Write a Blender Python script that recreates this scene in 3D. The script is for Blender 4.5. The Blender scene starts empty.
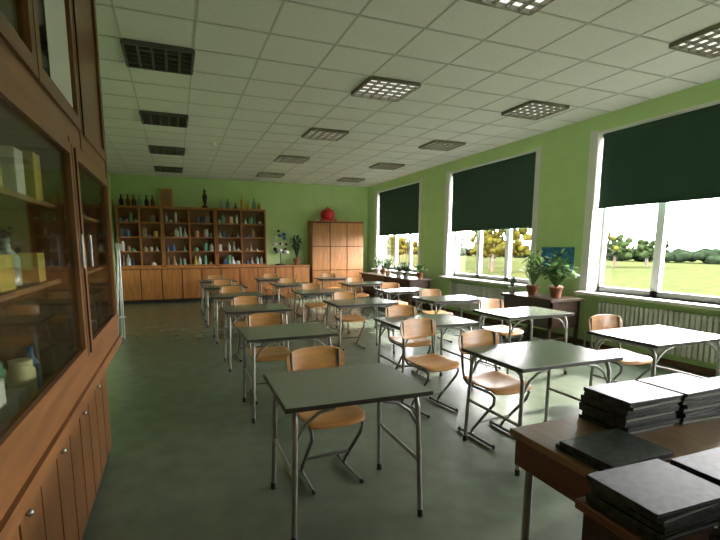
import bpy, math, random
from mathutils import Vector, Matrix
random.seed(7)
sc=bpy.context.scene
sc.view_settings.view_transform='Standard'
# ---------------------------------------------------------------- materials
MATS={}
def mat(name,col,rough=.5,metal=0,noise=0,nscale=20,spec=None,bump=0,stretch=None,trans=0,coat=0,emit=0):
    if name in MATS: return MATS[name]
    m=bpy.data.materials.new(name);m.use_nodes=True;nt=m.node_tree
    b=nt.nodes['Principled BSDF']
    b.inputs['Base Color'].default_value=(*col,1);b.inputs['Roughness'].default_value=rough
    b.inputs['Metallic'].default_value=metal
    if spec is not None: b.inputs['Specular IOR Level'].default_value=spec
    if trans: b.inputs['Transmission Weight'].default_value=trans
    if coat: b.inputs['Coat Weight'].default_value=coat;b.inputs['Coat Roughness'].default_value=.1
    if emit: b.inputs['Emission Color'].default_value=(1,.98,.93,1);b.inputs['Emission Strength'].default_value=emit
    if noise or bump:
        tc=nt.nodes.new('ShaderNodeTexCoord');mp=nt.nodes.new('ShaderNodeMapping')
        nt.links.new(tc.outputs['Object'],mp.inputs['Vector'])
        if stretch: mp.inputs['Scale'].default_value=stretch
        n=nt.nodes.new('ShaderNodeTexNoise');n.inputs['Scale'].default_value=nscale;n.inputs['Detail'].default_value=5
        nt.links.new(mp.outputs[0],n.inputs['Vector'])
        if noise:
            r=nt.nodes.new('ShaderNodeValToRGB')
            r.color_ramp.elements[0].position=.3;r.color_ramp.elements[1].position=.7
            r.color_ramp.elements[0].color=(*[c*(1-noise) for c in col],1)
            r.color_ramp.elements[1].color=(*[min(1,c*(1+noise)) for c in col],1)
            nt.links.new(n.outputs['Fac'],r.inputs[0]);nt.links.new(r.outputs[0],b.inputs['Base Color'])
        if bump:
            bp=nt.nodes.new('ShaderNodeBump');bp.inputs['Strength'].default_value=bump;bp.inputs['Distance'].default_value=.01
            nt.links.new(n.outputs['Fac'],bp.inputs['Height']);nt.links.new(bp.outputs[0],b.inputs['Normal'])
    MATS[name]=m;return m
def glassmat(name,tint=(1,1,1),gl=.12,rough=.02):
    if name in MATS: return MATS[name]
    m=bpy.data.materials.new(name);m.use_nodes=True;nt=m.node_tree;nt.nodes.clear()
    t=nt.nodes.new('ShaderNodeBsdfTransparent');t.inputs[0].default_value=(*tint,1)
    g=nt.nodes.new('ShaderNodeBsdfGlossy');g.inputs['Roughness'].default_value=rough
    f=nt.nodes.new('ShaderNodeFresnel');f.inputs[0].default_value=1.45
    a=nt.nodes.new('ShaderNodeMath');a.operation='MULTIPLY';a.inputs[1].default_value=gl*8
    a.use_clamp=True
    x=nt.nodes.new('ShaderNodeMixShader');o=nt.nodes.new('ShaderNodeOutputMaterial')
    nt.links.new(f.outputs[0],a.inputs[0]);nt.links.new(a.outputs[0],x.inputs[0])
    nt.links.new(t.outputs[0],x.inputs[1]);nt.links.new(g.outputs[0],x.inputs[2]);nt.links.new(x.outputs[0],o.inputs[0])
    MATS[name]=m;return m
M_WALL=mat('wall_green_paint',(.53,.73,.32),.6,noise=.04,nscale=3)
M_WHITE=mat('white_paint',(.8,.8,.78),.45)
M_PVC=mat('window_pvc',(.85,.86,.86),.3)
M_FLOOR=mat('linoleum',(.130,.162,.115),.27,noise=.12,nscale=6,bump=.03)
M_CEIL=mat('ceiling_tile',(.84,.82,.81),.8,noise=.05,nscale=60)
M_GRID=mat('ceiling_grid_metal',(.60,.59,.58),.5)
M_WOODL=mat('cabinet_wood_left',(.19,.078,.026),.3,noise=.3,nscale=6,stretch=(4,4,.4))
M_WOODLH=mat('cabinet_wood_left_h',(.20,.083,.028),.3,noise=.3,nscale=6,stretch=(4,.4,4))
M_WOODB=mat('cabinet_wood_back',(.44,.17,.045),.4,noise=.25,nscale=5,stretch=(3,3,.4))
M_WOODLK=mat('locker_wood',(.42,.18,.055),.4,noise=.2,nscale=5,stretch=(3,3,.4))
M_WOODIN=mat('cabinet_inside',(.28,.14,.06),.6)
M_CABBK=mat('cabinet_backboard',(.50,.40,.22),.7)
M_GAP=mat('door_gap',(.05,.02,.01),.8)
M_PLY=mat('chair_plywood',(.50,.25,.08),.3,noise=.18,nscale=8,stretch=(.6,5,5))
M_DTOP=mat('desk_laminate',(.18,.215,.16),.22,noise=.06,nscale=90)
M_EDGE=mat('desk_edge',(.03,.025,.02),.4)
M_STEEL=mat('tube_steel',(.28,.28,.26),.38,metal=.6)
M_CHR=mat('chair_tube',(.15,.15,.14),.35,metal=.6)
M_BLACK=mat('black_plastic',(.012,.012,.012),.4)
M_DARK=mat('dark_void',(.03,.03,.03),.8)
M_LOUV=mat('louvre_metal',(.20,.19,.14),.4,metal=.3)
M_LOUVB=mat('reflector_painted_glow',(.9,.9,.86),.3,emit=1.0)  # emission paints in window reflections seen in the cells; the lamps are off
M_LOUVD=mat('louvre_metal_shaded',(.12,.12,.11),.45,metal=.4)  # louvre metal again, with the shaded look of the left fixtures in its colour
M_BLIND=mat('blind_fabric',(.020,.062,.036),.85,noise=.12,nscale=60)
M_GLASS=glassmat('window_glass',(1,1,1),.03)
M_GLASSC=glassmat('cabinet_glass',(.9,.92,.86),.05,.03)
M_LEAF=mat('leaf',(.06,.14,.025),.5,noise=.4,nscale=9)
M_POT=mat('clay_pot',(.3,.12,.06),.7)
M_POTW=mat('white_pot',(.6,.6,.55),.4)
M_DWOOD=mat('dark_table_wood',(.05,.028,.016),.4,noise=.3,nscale=6,stretch=(1,5,5))
M_TWOOD=mat('teacher_desk_wood',(.22,.13,.065),.35,noise=.2,nscale=6,stretch=(5,.5,5))
M_TSIDE=mat('teacher_desk_side',(.13,.055,.025),.4,noise=.2,nscale=6,stretch=(.5,.5,5))
M_RAD=mat('radiator_white',(.72,.72,.68),.35)
M_BLUE=mat('poster_blue',(.02,.16,.35),.5,noise=.7,nscale=14)
M_RED=mat('red_plastic',(.55,.02,.03),.35)
M_GREY=mat('grey_alu',(.55,.56,.56),.3,metal=.4)
# ---------------------------------------------------------------- mesh builder
class MB:
    def __init__(s): s.v=[];s.f=[];s.mi=[];s.sm=[];s.mats=[]
    def mid(s,m):
        if m not in s.mats: s.mats.append(m)
        return s.mats.index(m)
    def add(s,vs,fs,m,smooth=False):
        o=len(s.v);s.v+= [tuple(v) for v in vs];k=s.mid(m)
        for f in fs: s.f.append([o+i for i in f]);s.mi.append(k);s.sm.append(smooth)
    def box(s,a,b,m,M=None):
        x0,y0,z0=a;x1,y1,z1=b
        vs=[(x0,y0,z0),(x1,y0,z0),(x1,y1,z0),(x0,y1,z0),(x0,y0,z1),(x1,y0,z1),(x1,y1,z1),(x0,y1,z1)]
        if M: vs=[M@Vector(v) for v in vs]
        s.add(vs,[(0,3,2,1),(4,5,6,7),(0,1,5,4),(1,2,6,5),(2,3,7,6),(3,0,4,7)],m)
    def tube(s,pts,r,m,n=8,caps=True):
        pts=[Vector(p) for p in pts];rings=[];up=None
        for i,p in enumerate(pts):
            if i==0:d=pts[1]-p
            elif i==len(pts)-1:d=p-pts[i-1]
            else:d=(pts[i+1]-p).normalized()+(p-pts[i-1]).normalized()
            d.normalize()
            if up is None: up=Vector((0,0,1)) if abs(d.z)<.9 else Vector((0,1,0))
            sx=d.cross(up)
            if sx.length<1e-3: sx=d.cross(Vector((1,0,0)))
            sx.normalize();uy=sx.cross(d).normalized();up=uy
            rr=r[i] if isinstance(r,(list,tuple)) else r
            rings.append([p+sx*rr*math.cos(2*math.pi*k/n)+uy*rr*math.sin(2*math.pi*k/n) for k in range(n)])
        vs=[v for R in rings for v in R];fs=[]
        for i in range(len(rings)-1):
            for k in range(n):
                fs.append((i*n+k,i*n+(k+1)%n,(i+1)*n+(k+1)%n,(i+1)*n+k))
        s.add(vs,fs,m,True)
        if caps:
            s.add(rings[0],[tuple(range(n))],m);s.add(rings[-1],[tuple(range(n))],m)
    def lathe(s,c,prof,m,n=12):
        vs=[];fs=[]
        for r,z in prof:
            for k in range(n): vs.append((c[0]+r*math.cos(2*math.pi*k/n),c[1]+r*math.sin(2*math.pi*k/n),c[2]+z))
        for i in range(len(prof)-1):
            for k in range(n): fs.append((i*n+k,i*n+(k+1)%n,(i+1)*n+(k+1)%n,(i+1)*n+k))
        s.add(vs,fs,m,True)
        s.add(vs[:n],[tuple(range(n))[::-1]],m);s.add(vs[-n:],[tuple(range(n))],m)
    def ball(s,c,r,m,n=10,sc=(1,1,1)):
        vs=[];fs=[];h=n//2+1
        for i in range(h+1):
            t=math.pi*i/h
            for k in range(n):
                p=2*math.pi*k/n;vs.append((c[0]+sc[0]*r*math.sin(t)*math.cos(p),c[1]+sc[1]*r*math.sin(t)*math.sin(p),c[2]-sc[2]*r*math.cos(t)))
        for i in range(h):
            for k in range(n): fs.append((i*n+k,i*n+(k+1)%n,(i+1)*n+(k+1)%n,(i+1)*n+k))
        s.add(vs,fs,m,True)
    def make(s,name,loc=(0,0,0),rz=0,bevel=0):
        me=bpy.data.meshes.new(name);me.from_pydata(s.v,[],s.f)
        for m in s.mats: me.materials.append(m)
        me.polygons.foreach_set('material_index',s.mi);me.polygons.foreach_set('use_smooth',s.sm);me.update()
        o=bpy.data.objects.new(name,me);sc.collection.objects.link(o);o.location=loc;o.rotation_euler[2]=rz
        if bevel:
            b=o.modifiers.new('bevel','BEVEL');b.width=bevel;b.segments=2;b.limit_method='ANGLE';b.angle_limit=math.radians(80)
        return o
def inst(src,loc,rz=0):
    o=bpy.data.objects.new(src.name.split('.')[0],src.data);sc.collection.objects.link(o);o.location=loc;o.rotation_euler[2]=rz
    for md in src.modifiers:
        n=o.modifiers.new(md.name,'BEVEL');n.width=md.width;n.segments=2;n.limit_method='ANGLE';n.angle_limit=md.angle_limit
    return o
# ---------------------------------------------------------------- room
XL,XR,YF,YB,HC=-1.42,5.63,-1.8,12.75,3.26
T=.35
b=MB();b.box((XL-.3,YF-.3,-.2),(XR+T,YB+.3,0),M_FLOOR);b.make('floor')
b=MB();b.box((XL-.3,YF-.3,HC),(XR+T,YB+.3,HC+.2),M_CEIL);b.make('ceiling')
b=MB();b.box((XL-.3,YB,0),(XR+T,YB+.3,HC),M_WALL);b.make('wall_back')
b=MB();b.box((XL-.3,YF-.3,0),(XR+T,YF,HC),M_WALL);b.make('wall_front')
b=MB();b.box((XL-.3,YF,0),(XL,YB,HC),M_WALL);b.make('wall_left')
wins=[(-1.45,1.05,.80,1.9),(2.2,4.78,.82,2.0),(5.87,8.4,.80,1.78),(9.6,12.1,.80,1.78)]
SILL=.80;HEAD=3.04
b=MB();b.box((XR,YF,0),(XR+T,YB,SILL),M_WALL);b.box((XR,YF,HEAD),(XR+T,YB,HC),M_WALL)
edges=[YF]+[e for w in wins for e in w[:2]]+[YB]
for i in range(0,len(edges),2): b.box((XR,edges[i],SILL),(XR+T,edges[i+1],HEAD),M_WALL)
b.make('wall_right')
for i,(y0,y1,_,zb) in enumerate(wins):
    b=MB()
    # reveal lining
    b.box((XR-.012,y0,SILL),(XR+.30,y0+.03,HEAD),M_WHITE);b.box((XR-.012,y1-.03,SILL),(XR+.30,y1,HEAD),M_WHITE)
    b.box((XR,y0,HEAD-.02),(XR+.30,y1,HEAD),M_WHITE)
    b.box((XR-.012,y1,SILL-.03),(XR-.001,y1+.10,HEAD+.03),M_WHITE)
    b.box((XR-.012,y0-.08,SILL-.03),(XR-.001,y0,HEAD+.03),M_WHITE)
    xf0,xf1=XR+.20,XR+.27
    for (a,c,z0,z1) in [(y0,y0+.07,SILL,HEAD),(y1-.07,y1,SILL,HEAD)]: b.box((xf0,a,z0),(xf1,c,z1),M_PVC)
    b.box((xf0,y0,SILL),(xf1,y1,SILL+.07),M_PVC);b.box((xf0,y0,HEAD-.07),(xf1,y1,HEAD),M_PVC)
    for k in (1,2):
        ym=y0+(y1-y0)*k/3;b.box((xf0,ym-.05,SILL),(xf1,ym+.05,HEAD),M_PVC)
    b.box((XR+.235,y0+.05,SILL+.05),(XR+.239,y1-.05,HEAD-.05),M_GLASS)
    b.make('window_%d'%(i+1))
    b=MB();b.box((XR-.16,y0-.05,SILL-.04),(XR+.22,y1+.05,SILL),M_WHITE);b.make('trim_%d'%(i+1),bevel=.006)
    b=MB();b.box((XR+.06,y0+.06,zb),(XR+.065,y1-.06,HEAD-.03),M_BLIND)
    b.tube([(XR+.0625,y0+.06,zb),(XR+.0625,y1-.06,zb)],.014,M_BLIND)
    b.tube([(XR+.08,y0+.05,HEAD-.06),(XR+.08,y1-.05,HEAD-.06)],.03,M_BLIND,n=12)
    b.tube([(XR+.04,y1-.06,HEAD-.06),(XR+.04,y1-.06,zb-.25)],.003,M_WHITE,n=5)
    b.make('roller_blind')
    # radiator
    b=MB();ra,rb=y0+.3,y1-.3
    n=int((rb-ra)/.06)
    for k in range(n): b.box((XR-.11,ra+k*.06,.16),(XR-.04,ra+k*.06+.042,.68),M_RAD)
    b.tube([(XR-.075,ra,.2),(XR-.075,rb,.2)],.02,M_RAD);b.tube([(XR-.075,ra,.64),(XR-.075,rb,.64)],.02,M_RAD)
    b.tube([(XR-.075,rb-.02,.2),(XR-.075,rb+.15,.2),(XR-.075,rb+.18,.12),(XR-.075,rb+.18,.0)],.012,M_RAD)
    b.box((XR-.05,ra+.2,.3),(XR-.001,ra+.23,.6),M_RAD);b.box((XR-.05,rb-.3,.3),(XR-.001,rb-.27,.6),M_RAD)
    b.make('radiator',bevel=.006)
# baseboards
b=MB();b.box((XL,YB-.015,0),(XR,YB,.07),M_TSIDE);b.make('baseboard_back')
b=MB();b.box((XR-.015,YF,0),(XR,YB,.07),M_TSIDE);b.make('baseboard_right')
b=MB();b.box((XL,3.35,0),(XL+.015,YB,.07),M_TSIDE);b.make('baseboard_left')
# ceiling T grid
b=MB();PX,PY=.6,.55;x0=2.35-.3-PX*6
x=x0
while x<XR:
    if x>XL: b.box((x-.008,YF,HC-.006),(x+.008,YB,HC),M_GRID)
    x+=PX
y=4.85-.275-PY*12
while y<YB:
    if y>YF: b.box((XL,y-.008,HC-.007),(XR,y+.008,HC),M_GRID)
    y+=PY
b.make('trim_ceiling_grid')
def louvre(name,loc,m,back):
    b=MB();w,l=.30,.275
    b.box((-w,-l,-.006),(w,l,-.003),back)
    for s in(-1,1):
        b.box((s*w-.012,-l,-.04),(s*w+.012,l,-.0),m)
        b.box((-w,s*l-.012,-.04),(w,s*l+.012,-.0),m)
    for k in range(1,5):
        xx=-w+2*w*k/5;b.box((xx-.011,-l,-.036),(xx+.011,l,-.014),m)
    for k in range(1,5):
        yy=-l+2*l*k/5;b.box((-w,yy-.009,-.036),(w,yy+.009,-.014),m)
    return b.make(name,loc)
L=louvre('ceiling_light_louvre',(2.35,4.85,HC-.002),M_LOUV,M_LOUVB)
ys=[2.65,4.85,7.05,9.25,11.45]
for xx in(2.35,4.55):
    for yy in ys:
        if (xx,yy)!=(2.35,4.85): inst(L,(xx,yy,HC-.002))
D=louvre('ceiling_light_louvre',(-.05,7.05,HC-.002),M_LOUVD,M_DARK)  # same fixture type; shade painted in through darker metal and backing
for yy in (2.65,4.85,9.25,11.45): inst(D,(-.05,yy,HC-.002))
b=MB();b.lathe((0,0,-.05),[(.02,0),(.05,.01),(.055,.05)],M_WHITE,16);sd=b.make('smoke_detector',(.72,8.4,HC))
# ---------------------------------------------------------------- desks and chairs
def desk(name,w,d=.60,h=.71):
    b=MB();x,y=w/2,d/2
    b.box((-x,-y,h-.022),(x,y,h),M_DTOP)
    e=.004
    b.box((-x-e,-y-e,h-.024),(x+e,-y,h-.001),M_EDGE);b.box((-x-e,y,h-.024),(x+e,y+e,h-.001),M_EDGE)
    b.box((-x-e,-y,h-.024),(-x,y,h-.001),M_EDGE);b.box((x,-y,h-.024),(x+e,y,h-.001),M_EDGE)
    lx,ly=x-.055,y-.05;zt=h-.04;r=.0135
    for s in(-1,1):
        # bent side frame : leg - top - leg
        b.tube([(s*(lx+.02),-ly-.02,.012),(s*lx,-ly,zt-.06),(s*lx,-ly+.02,zt-.015),(s*lx,-ly+.06,zt),(s*lx,ly-.06,zt),(s*lx,ly-.02,zt-.015),(s*lx,ly,zt-.06),(s*(lx+.02),ly+.02,.012)],r,M_STEEL)
        b.tube([(s*(lx+.008),-ly-.008,.32),(s*(lx+.008),ly+.008,.32)],.011,M_STEEL)
        for t in(-1,1):
            b.lathe((s*(lx+.02),t*(ly+.02),0),[(.017,0),(.017,.035),(.0145,.04)],M_BLACK,8)
            # curved corner brace
            b.tube([(s*(lx+.003),t*ly,zt-.16),(s*(lx-.05),t*ly,zt-.07),(s*(lx-.12),t*ly,zt-.02),(s*(lx-.2),t*ly,zt-.004)],.009,M_STEEL,n=6)
    b.tube([(-lx,ly,zt),(lx,ly,zt)],.011,M_STEEL);b.tube([(-lx,-ly+.03,zt),(lx,-ly+.03,zt)],.011,M_STEEL)
    return b.make(name,(0,0,0),bevel=.002)
def chair():
    b=MB()
    # shaped plywood seat
    def ply(us,vs_,f,th,m):
        nu,nv=len(us),len(vs_);V=[];F=[]
        for side in(0,1):
            for u in us:
                for v in vs_:
                    p,nrm=f(u,v);V.append(Vector(p)+Vector(nrm)*th*side)
        o=nu*nv
        for i in range(nu-1):
            for j in range(nv-1):
                q=(i*nv+j,(i+1)*nv+j,(i+1)*nv+j+1,i*nv+j+1);F.append(q[::-1]);F.append(tuple(k+o for k in q))
        bd=[i*nv for i in range(nu)]+[(nu-1)*nv+j for j in range(1,nv)]+[i*nv+nv-1 for i in range(nu-2,-1,-1)]+[j for j in range(nv-2,0,-1)]
        for k in range(len(bd)):
            a,c=bd[k],bd[(k+1)%len(bd)];F.append((a,c,c+o,a+o))
        b.add(V,F,m,True)
    N=[i/8 for i in range(9)]
    def seat(u,v):
        x=(u-.5)*.40;y=(v-.5)*.40
        k=1-.22*abs(2*v-1)**4*0.6; x*=k*(.93+.07*(1-v)) ; y*=1-.10*abs(2*u-1)**4
        z=.435-.012*math.cos((v-.45)*3)*1.0-(.03*max(0,(.2-v)/.2)**2)+.012*abs(2*u-1)**2
        return (x,y,z),(0,0,1)
    def back(u,v):
        x=(u-.5)*.40*(1-.10*abs(2*v-1)**4);z=.61+v*.18*(1-.0*u)
        z=.70+(z-.70)*(1-.22*abs(2*u-1)**4)
        y=.215+.03*(v)-.035*(2*u-1)**2
        return (x,y,z),(0,1,0)
    ply(N,N,seat,.012,M_PLY);ply(N,N,back,.012,M_PLY)
    for s in(-1,1):
        X=s*.165
        # backrest upright + seat rail + post + floor runner
        b.tube([(X,.215,.77),(X,.20,.60),(X,.185,.50),(X,.165,.435),(X,.12,.408),(X,-.13,.405),(X,-.165,.385),(X*.95,-.15,.33),(X*.9,.06,.07),(X*.9,.08,.03),(X*.9,.05,.016),(X*.95,-.17,.016)],.011,M_CHR)
        b.tube([(X*.9,.05,.016),(X*.98,.2,.016)],.011,M_CHR)
        b.ball((X*.95,-.17,.016),.016,M_BLACK,8);b.ball((X*.98,.2,.016),.016,M_BLACK,8)
        b.ball((X,.228,.70),.008,M_STEEL,6)
    b.tube([(-.155,0,.142),(.155,0,.142)],.010,M_CHR);b.tube([(-.165,-.05,.405),(.165,-.05,.405)],.010,M_CHR)
    b.tube([(-.165,.12,.405),(.165,.12,.405)],.010,M_CHR)
    return b.make('school_chair',(0,0,0),bevel=.001)
dA=desk('school_desk',.77,.60);dB=desk('school_desk',.86,.61);dC=desk('school_desk',.90,.61)
CH=chair()
def place(src,used,loc,rz=0):
    if not used[0]: src.location=loc;src.rotation_euler[2]=rz;used[0]=True;return src
    return inst(src,loc,rz)
uA,uB,uC,uH=[False],[False],[False],[False]
A=[(.83,2.20,-.02),(.89,3.80,.0),(.88,5.40,.0),(.87,7.0,.0),(.84,8.55,.0),(.84,10.1,0)]
B=[(2.37,2.35,0),(2.34,3.84,.0),(2.32,5.50,.0),(2.26,7.05,.0),(2.2,8.6,0),(2.15,10.2,0)]
C=[(3.82,2.50,0),(3.70,3.95,0),(3.70,5.40,0),(3.68,6.75,0),(3.6,8.3,0),(3.55,9.9,0)]
for (x,y,r) in A: place(dA,uA,(x,y,0),r)
for (x,y,r) in B: place(dB,uB,(x,y,0),r)
for (x,y,r) in C: place(dC,uC,(x,y,0),r)
cps=[(.84,2.50,.05),(.80,4.12,-.04),(.86,5.72,.03),(.85,7.32,0),(.85,8.88,0),(.84,10.42,0),
 (2.22,2.60,.06),(2.08,3.28,.12),(2.35,4.16,0),(2.3,5.82,0),(2.25,7.38,0),(2.2,8.93,0),(2.15,10.5,0),
 (3.85,2.83,-.1),(3.70,4.28,.04),(3.70,5.72,0),(3.68,7.08,0),(3.6,8.62,0),(3.55,10.2,0)]
for (x,y,r) in cps: place(CH,uH,(x,y,0),r)
# ---------------------------------------------------------------- left glazed cabinet
def rnd(a,c): return a+(c-a)*random.random()
XU=-.39;XLo=-.48;YE=3.31;Y0=-1.2;XBk=-.97
b=MB()
z0=.83
b.box((XBk,Y0,0),(XLo-.02,YE-.02,.06),M_BLACK)
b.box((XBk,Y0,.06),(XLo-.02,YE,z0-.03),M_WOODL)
# lower doors
yy=YE-.02
while yy>Y0+.3:
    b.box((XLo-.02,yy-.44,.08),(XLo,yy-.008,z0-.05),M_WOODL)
    b.box((XLo,yy-.225,.08),(XLo+.002,yy-.219,z0-.05),M_GAP)
    b.ball((XLo+.012,yy-.39,.62),.012,M_STEEL,8)
    yy-=.45
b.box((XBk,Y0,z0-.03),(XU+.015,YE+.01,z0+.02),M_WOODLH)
# upper carcass: back, top, end, shelves
b.box((XBk,Y0,z0),(XBk+.02,YE,3.12),M_CABBK)
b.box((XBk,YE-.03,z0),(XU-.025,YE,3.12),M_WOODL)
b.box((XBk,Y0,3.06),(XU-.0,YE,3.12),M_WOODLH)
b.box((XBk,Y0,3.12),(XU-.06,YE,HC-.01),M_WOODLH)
b.box((XBk,Y0,z0+.02),(XU-.03,YE,z0+.06),M_WOODIN)
for z in(1.30,1.60,2.25,2.65): b.box((XBk+.02,Y0,z),(XU-.06,YE-.03,z+.018),M_WOODIN)
b.box((XBk+.02,Y0,1.85),(XU-.03,YE-.03,1.93),M_WOODIN)
b.box((XBk+.02,2.19,z0),(XU-.03,2.23,1.9),M_WOODIN);b.box((XBk+.02,.95,z0),(XU-.03,.99,3.06),M_WOODIN)
b.box((XBk+.02,2.46,1.9),(XU-.03,2.49,3.06),M_WOODIN)
# face rails
def rail(y0,y1,za,zb,x=XU,d=.025,m=M_WOODLH): b.box((x-d,y0,za),(x,y1,zb),m)
rail(Y0,YE,z0+.02,.97);rail(Y0,YE,1.87,1.98);rail(Y0,YE,2.98,3.06)
posts=[(YE-.07,YE,.97,3.0),(2.17,2.25,.97,1.9),(.92,1.02,.97,3.0),(-.35,-.25,.97,3.0),(2.44,2.51,1.9,3.0)]
for a,c,q,s_ in posts: rail(a,c,q,s_,XU+.004,.03,M_WOODL)
def gdoor(y0,y1,za,zb,t=.055,glass=True):
    x=XU-.002
    b.box((x-.02,y0,za),(x+.012,y0+t,zb),M_WOODL);b.box((x-.02,y1-t,za),(x+.012,y1,zb),M_WOODL)
    b.box((x-.02,y0+t,za),(x+.012,y1-t,za+t),M_WOODLH);b.box((x-.02,y0+t,zb-t),(x+.012,y1-t,zb),M_WOODLH)
    for q in(y0-.001,y1-.003): b.box((x,q,za),(x+.013,q+.004,zb),M_GAP)
    if glass: b.box((x-.008,y0+t,za+t),(x-.004,y1-t,zb-t),M_GLASSC)
    else: b.box((x-.012,y0+t,za+t),(x-.002,y1-t,zb-t),M_WOODL)
gdoor(2.25,YE-.07,.97,1.87,.045);gdoor(1.02,2.17,.97,1.87,.045);gdoor(-.25,.92,.97,1.87)
gdoor(1.75,2.44,1.98,2.98);gdoor(2.51,YE-.07,1.98,2.98,glass=False);gdoor(1.02,1.75,1.98,2.98);gdoor(-.25,.92,1.98,2.98)
for q in(2.31,2.11): b.tube([(XU+.03,q,1.5),(XU+.03,q,1.36)],.007,M_STEEL,n=6)
b.make('glazed_display_cabinet')
b=MB();pp=mat('paper_sheet',(.70,.71,.68),.7)
b.box((XU-.0045,1.98,2.06),(XU-.0035,2.36,2.62),pp);b.box((XU-.0045,1.12,2.10),(XU-.0035,1.42,2.52),pp);b.make('paper_sheets_on_doors')
# contents
cols=[mat('paper_cream',(.75,.68,.42),.8),mat('paper_white',(.75,.75,.72),.8),mat('jar_glass_green',(.16,.36,.25),.1,spec=.8),mat('jar_blue',(.1,.2,.4),.2),mat('box_yellow',(.6,.45,.08),.6),mat('jar_clear',(.45,.50,.46),.12,spec=.8),mat('jar_brown',(.14,.05,.018),.15,spec=.8),mat('box_red',(.4,.05,.03),.6),mat('jar_powder_tan',(.40,.28,.15),.3),mat('box_grey',(.25,.25,.24),.6)]
def bottle(b,x,y,z,r,h,m):
    t=random.random()
    if t<.4: b.lathe((x,y,z),[(r,0),(r,h*.6),(r*.35,h*.78),(r*.35,h),(r*.42,h)],m,10)
    elif t<.7: b.lathe((x,y,z),[(r,0),(r,h*.8),(r*.8,h*.86),(r*.85,h)],m,10)
    else: b.lathe((x,y,z),[(r*1.15,0),(r*1.1,h*.05),(r*.3,h*.65),(r*.3,h)],m,10)
b=MB()
for z in(.892,1.32,1.62):
    y=1.1
    while y<3.1:
        if not(2.0<y<2.3):
            if random.random()<.5:
                w=rnd(.08,.16);b.box((-.85,y,z),(-.47,y+w,z+rnd(.1,.2)),random.choice(cols[:2]+[cols[4],cols[1]]));y+=w
            else: bottle(b,-.54+rnd(-.1,.04),y,z,rnd(.03,.05),rnd(.12,.22),random.choice(cols))
        y+=rnd(.09,.16)
for z in(1.932,2.27,2.67):
    y=1.1
    while y<2.28:
        w=rnd(.06,.14)
        b.box((-.85,y,z),(-.47,y+w,z+rnd(.15,.28)),random.choice(cols[:2]))
        y+=w+rnd(.01,.05)
b.make('cabinet_glassware_and_papers')
# easel / folded stand beyond the cabinet
b=MB()
for dx,dy,tx in((-.02,0,.03),(.07,.05,.05),(.02,.18,.04)):
    b.tube([(dx-.03,dy,0),(tx,.06,1.46)],.012,M_GREY)
b.tube([(-.02,.0,.35),(.07,.05,.35),(.03,.15,.35),(-.02,0,.35)],.008,M_GREY,n=6)
b.box((-.0,.03,1.40),(.08,.09,1.50),M_GREY)
b.make('folded_easel_stand',(-.86,7.6,0))
# ---------------------------------------------------------------- back wall furniture
FY=12.33
b=MB();b.box((-1.36,FY,0),(3.62,YB-.02,.06),M_BLACK);b.box((-1.36,FY-.0,.06),(3.62,YB-.02,.88),M_GAP)
b.box((-1.38,FY-.04,.88),(3.64,YB-.02,.92),M_WOODB)
x=-1.35;i=0
while x<3.5:
    b.box((x+.012,FY-.02,.09),(x+.484,FY,.86),M_WOODB);b.ball((x+(.44 if i%2==0 else .05),FY-.03,.5),.018,M_STEEL,6);x+=.496;i+=1
b.make('low_cupboard_row',bevel=.003)
units=[(-1.33,-.30),(-.28,1.03),(1.05,2.38)]
for ui,(xa,xb) in enumerate(units):
    b=MB();zt=2.46;zb=.92
    b.box((xa,FY+.40,zb),(xb,FY+.415,zt),M_WOODIN)
    for xx in(xa,xb-.03): b.box((xx,FY+.02,zb),(xx+.03,FY+.4,zt),M_WOODB)
    xm=(xa+xb)/2;b.box((xm-.015,FY+.05,zb),(xm+.015,FY+.4,zt-.03),M_WOODB)
    b.box((xa,FY+.02,zt-.04),(xb,FY+.4,zt),M_WOODB);b.box((xa,FY+.02,zb),(xb,FY+.4,zb+.05),M_WOODB)
    zs=[.97,1.33,1.70,2.07]
    for z in zs[1:]: b.box((xa+.03,FY+.04,z-.03),(xb-.03,FY+.4,z),M_WOODB)
    b.make('open_shelf_unit',bevel=.003)
    b=MB()
    for z in zs:
        x=xa+.10
        while x<xb-.10:
            if abs(x-xm)>.08:
                q=random.random()
                if q<.16:
                    w=rnd(.03,.06);b.box((x-w,FY+.12,z+.001),(x+w,FY+.3,z+rnd(.05,.2)),random.choice([cols[1],cols[0],cols[4],cols[7],cols[9],cols[3]]))
                elif q<.95:
                    bottle(b,x,FY+rnd(.1,.16),z+.001,rnd(.03,.065),rnd(.07,.27),random.choice([cols[5],cols[2],cols[8],cols[2],cols[1],cols[6],cols[5],cols[3],cols[4]]))
                # otherwise a gap
            x+=rnd(.10,.16)
    b.make('shelf_glassware')
# items on top of shelves
ZT=2.46
b=MB()
for x in(-1.2,-1.05,-.92,-.78,-.62,-.48): b.lathe((x,FY+.18,ZT),[(.05,0),(.055,.14),(.02,.2),(.02,.28)],random.choice([cols[6],cols[2],M_BLACK]),10)
b.make('dark_bottle_group')
b=MB();b.box((-.30,FY+.06,ZT),(.0,FY+.3,ZT+.45),M_WOODB);b.box((-.26,FY+.045,ZT+.05),(-.04,FY+.06,ZT+.40),M_WOODIN);b.make('wooden_model_box',bevel=.004)
b=MB();b.lathe((.80,FY+.18,ZT),[(.09,0),(.09,.03),(.03,.08),(.05,.2),(.07,.3),(.03,.38),(.035,.44),(.01,.5)],M_BLACK,12);b.make('dark_vase')
b=MB()
for x,h in((1.25,.2),(1.4,.26),(1.6,.16),(1.78,.38),(1.95,.22),(2.1,.3),(2.25,.2)): bottle(b,x,FY+.2,ZT,.05,h,random.choice(cols[2:7]))
b.box((1.30,FY+.28,ZT),(1.52,FY+.38,ZT+.12),cols[1])
b.make('flask_group')
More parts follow.
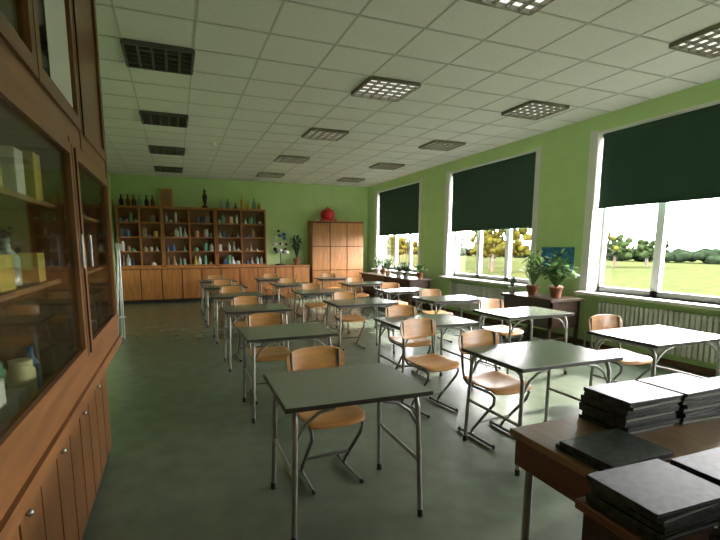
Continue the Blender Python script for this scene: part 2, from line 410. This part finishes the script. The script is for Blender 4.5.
# locker
b=MB();xa,xb=3.70,5.30;h=2.16
b.box((xa,FY-.02,.05),(xb,YB-.02,h),M_GAP);b.box((xa+.03,FY+.02,0),(xb-.03,YB-.05,.05),M_BLACK)
b.box((xa-.01,FY-.045,h),(xb+.01,YB-.02,h+.025),M_WOODLK);b.box((xa-.01,FY-.04,.05),(xa,YB-.02,h),M_WOODLK)
for ci in range(3):
    for ri in range(3):
        w=(xb-xa)/3;x0_=xa+ci*w;za=.07+ri*(h-.09)/3
        b.box((x0_+.012,FY-.04,za+.01),(x0_+w-.012,FY-.02,za+(h-.09)/3-.01),M_WOODLK)
        b.ball((x0_+w-.06,FY-.05,za+.35),.018,M_STEEL,6)
b.make('wooden_locker_cabinet',bevel=.004)
b=MB();b.ball((0,0,.19),.2,M_RED,14,(1.1,.9,.9));b.box((-.22,-.18,0.002),(.22,.15,.05),M_RED);b.tube([(-.1,0,.33),(0,0,.40),(.1,0,.33)],.02,M_RED);b.make('red_bag',(4.25,FY+.2,h+.025))
# molecular model
b=MB();bw=mat('ball_white',(.75,.75,.72),.3);pts=[]
for k in range(20):
    pts.append(Vector((rnd(-.24,.26),rnd(-.12,.12),rnd(.35,1.0))))
pts.sort(key=lambda p:p.z)
for i,p in enumerate(pts):
    b.ball(p,rnd(.035,.06),random.choice([bw,bw,bw,M_BLACK,M_BLACK,cols[3]]),8)
    if i: 
        q=min(pts[:i],key=lambda q:(q-p).length);b.tube([p,q],.008,M_GREY,n=5)
b.lathe((0,0,0),[(.16,0),(.16,.03),(.012,.05),(.012,.35)],M_BLACK,14);b.tube([(0,0,.3),pts[0]],.01,M_GREY,n=5)
b.make('molecule_model',(2.80,FY+.15,.92))
# ---------------------------------------------------------------- plants
def plant(name,loc,n=40,hgt=.4,spread=.25,pot=M_POT,pr=.09,ph=.14,lw=.03,col=M_LEAF):
    b=MB();b.lathe((0,0,0),[(pr*.7,0),(pr,ph),(pr*1.1,ph),(pr*1.1,ph-.02+.03),(pr*.9,ph-.0)],pot,14)
    for i in range(n):
        a=rnd(0,6.28);s=rnd(.3,1)*spread;h=rnd(.4,1)*hgt
        p0=Vector((0,0,ph));p1=Vector((math.cos(a)*s*.5,math.sin(a)*s*.5,ph+h*.8));p2=Vector((math.cos(a)*s,math.sin(a)*s,ph+h*rnd(.6,1)))
        side=Vector((-math.sin(a),math.cos(a),0))
        b.tube([p0,p1],.003,col,n=4,caps=False)
        l=[p1,p1.lerp(p2,.35)+Vector((0,0,.02)),p1.lerp(p2,.75)+Vector((0,0,.015)),p2]
        V=[l[0],l[1]+side*lw,l[1]-side*lw,l[2]+side*lw*.8,l[2]-side*lw*.8,l[3]]
        b.add(V,[(0,1,2),(1,3,4,2),(3,5,4)],col,True)
    return b.make(name,loc)
# low dark cabinet with plants by the pier
b=MB();b.box((4.80,4.60,.68),(5.42,5.62,.72),M_DWOOD)
for xx in(4.84,5.34):
    for yy in(4.64,5.54): b.box((xx,yy,0),(xx+.04,yy+.04,.68),M_DWOOD)
b.box((4.84,4.64,.30),(5.38,5.58,.68),M_DWOOD);b.box((4.86,4.64,.12),(5.36,5.58,.15),M_DWOOD)
b.make('dark_side_table',bevel=.003)
M_LL=mat('leaf_light',(.14,.26,.06),.5,noise=.3,nscale=9)
plant('potted_houseplant',(5.08,4.80,.722),130,.40,.36,lw=.03)
plant('potted_houseplant',(5.02,5.18,.722),110,.58,.28,lw=.02,col=M_LL)
plant('potted_houseplant',(5.28,5.00,.722),80,.60,.24,lw=.018,pot=M_POTW)
plant('potted_houseplant',(4.92,5.50,.722),40,.18,.14,lw=.02,pr=.06,ph=.1,pot=M_POTW)
plant('potted_houseplant',(3.28,FY+.16,.922),70,.80,.26,lw=.03,pr=.10,ph=.18,col=mat('leaf_dark',(.03,.07,.02),.5,noise=.4,nscale=9))
b=MB();b.box((4.75,8.5,.70),(5.35,11.3,.73),M_DWOOD)
for xx in(4.8,5.26):
    for yy in(8.55,9.9,11.2): b.box((xx,yy,0),(xx+.05,yy+.05,.70),M_DWOOD)
b.box((4.82,8.55,.25),(5.32,11.25,.70),M_DWOOD)
b.make('plant_bench',bevel=.003)
for k,(yy,hh) in enumerate([(8.7,.2),(9.1,.28),(9.5,.15),(9.95,.35),(10.5,.3),(10.9,.4)]):
    plant('potted_houseplant',(5.0+rnd(-.1,.15),yy,.732),60,hh,.25,lw=.025,pr=.075,ph=.12,pot=random.choice([M_POT,M_POTW]))
# poster on pier
b=MB();b.box((XR-.008,5.02,1.06),(XR-.001,5.66,1.44),M_BLUE)
b.box((XR-.01,5.1,1.1),(XR-.008,5.35,1.25),mat('poster_green',(.05,.3,.12),.5,noise=.5,nscale=20));b.make('wall_poster')
# ---------------------------------------------------------------- teacher's tables + folders
b=MB();b.box((1.25,.93,.68),(2.75,1.37,.71),M_TWOOD)
b.box((1.265,.95,.56),(2.73,1.35,.68),M_TSIDE)
for xx in(1.27,2.68):
    for yy in(.96,1.30): b.tube([(xx+.03,yy,.56),(xx+.03,yy,0)],.016,M_STEEL)
b.make('teacher_desk',bevel=.004)
b=MB();b.box((1.10,.25,.66),(2.4,.915,.69),M_TSIDE);b.box((1.12,.27,.0),(1.15,.90,.66),M_DWOOD);b.box((2.35,.27,0),(2.38,.9,.66),M_DWOOD);b.box((1.15,.86,.1),(2.35,.89,.66),M_DWOOD)
b.make('low_side_desk',bevel=.004)
fm=mat('folder_cover',(.030,.038,.036),.36,noise=.95,nscale=45,spec=.35);pg=mat('folder_pages',(.20,.20,.18),.8)
def stack(loc,n,w=.30,d=.215,th=.017):
    b=MB();z=0.001
    for i in range(n):
        M=Matrix.Translation((rnd(-.008,.008),rnd(-.008,.008),z))@Matrix.Rotation(rnd(-.04,.04),4,'Z')
        b.box((-w/2,-d/2,0),(w/2,d/2,.0025),fm,M);b.box((-w/2+.004,-d/2+.004,.0025),(w/2-.003,d/2-.004,th-.003),M_DARK if i%3 else pg,M);b.box((-w/2,-d/2,th-.003),(w/2,d/2,th-.0005),fm,M)
        b.box((-w/2-.001,-d/2,0),(-w/2+.003,d/2,th-.0005),fm,M)
        z+=th
    b.make('folder_stack',loc)
stack((1.77,1.245,.71),8);stack((2.10,1.24,.71),8);stack((1.43,1.05,.71),2);stack((2.44,1.2,.71),6)
stack((1.27,.78,.69),5);stack((1.60,.76,.69),5);stack((1.36,.50,.69),6)
# ---------------------------------------------------------------- outdoors
M_GR=mat('lawn_grass',(.026,.031,.012),.95,noise=.3,nscale=2,spec=0)
b=MB();b.box((XR+T+.05,-60,-.8),(140,120,-.6),M_GR);b.make('lawn_ground')
def blob_trees(name,cnt,xr,yr,hr,m):
    b=MB()
    for i in range(cnt):
        x,y=rnd(*xr),rnd(*yr);h=rnd(*hr)
        b.tube([(x,y,-.6),(x,y,h*.5)],.12,M_DWOOD,n=6)
        for k in range(60): b.ball((x+random.gauss(0,.7),y+random.gauss(0,.7),h*rnd(.2,.95)),rnd(.12,.38),m,6,(1,1,.9))
    b.make(name)
blob_trees('garden_trees',16,(22,34),(24,70),(2.0,4.5),mat('autumn_foliage',(.040,.036,.006),.9,noise=.6,nscale=3,spec=0))
blob_trees('green_trees',14,(34,44),(26,70),(1.5,3.0),mat('green_foliage',(.014,.022,.008),.9,noise=.6,nscale=3,spec=0))
b=MB()
hm=mat('hedge_leaves',(.008,.013,.007),.9,noise=.6,nscale=2,spec=0)
y=-30
while y<110:
    for k in range(5): b.ball((60+rnd(-2,2),y+rnd(-.8,.8),rnd(-.2,.8)),rnd(.35,.75),hm,7,(1,1.5,.9))
    y+=.9
b.make('distant_hedge')
# ---------------------------------------------------------------- light
w=bpy.data.worlds.new('sky');sc.world=w;w.use_nodes=True
bg=w.node_tree.nodes['Background'];bg.inputs[0].default_value=(1,.975,.98,1);bg.inputs[1].default_value=34
sun=bpy.data.lights.new('sun','SUN');sun.energy=16;sun.angle=.03;sun.color=(1,.93,.80)
so=bpy.data.objects.new('sun',sun);sc.collection.objects.link(so)
d=Vector((-1,-.15,-.62));so.rotation_euler=d.to_track_quat('-Z','Y').to_euler()
for i,(y0,y1,_,zb) in enumerate(wins):
    l=bpy.data.lights.new('window_portal','AREA');l.shape='RECTANGLE';l.size=y1-y0;l.size_y=zb-SILL
    l.cycles.is_portal=True
    o=bpy.data.objects.new('window_portal',l);sc.collection.objects.link(o);o.location=(XR+.36,(y0+y1)/2,(SILL+zb)/2)
    o.rotation_euler=(math.radians(90),0,math.radians(90))
# ---------------------------------------------------------------- camera
cd=bpy.data.cameras.new('camera');cam=bpy.data.objects.new('camera',cd);sc.collection.objects.link(cam)
cd.sensor_width=36;cd.lens=440/720*36;cd.shift_x=15.5/720;cd.shift_y=38.5/720;cd.clip_start=.02;cd.clip_end=500
cam.location=(0,0,1.45);cam.rotation_euler=(math.radians(90-8.021),0,math.radians(-20.876))
sc.camera=cam
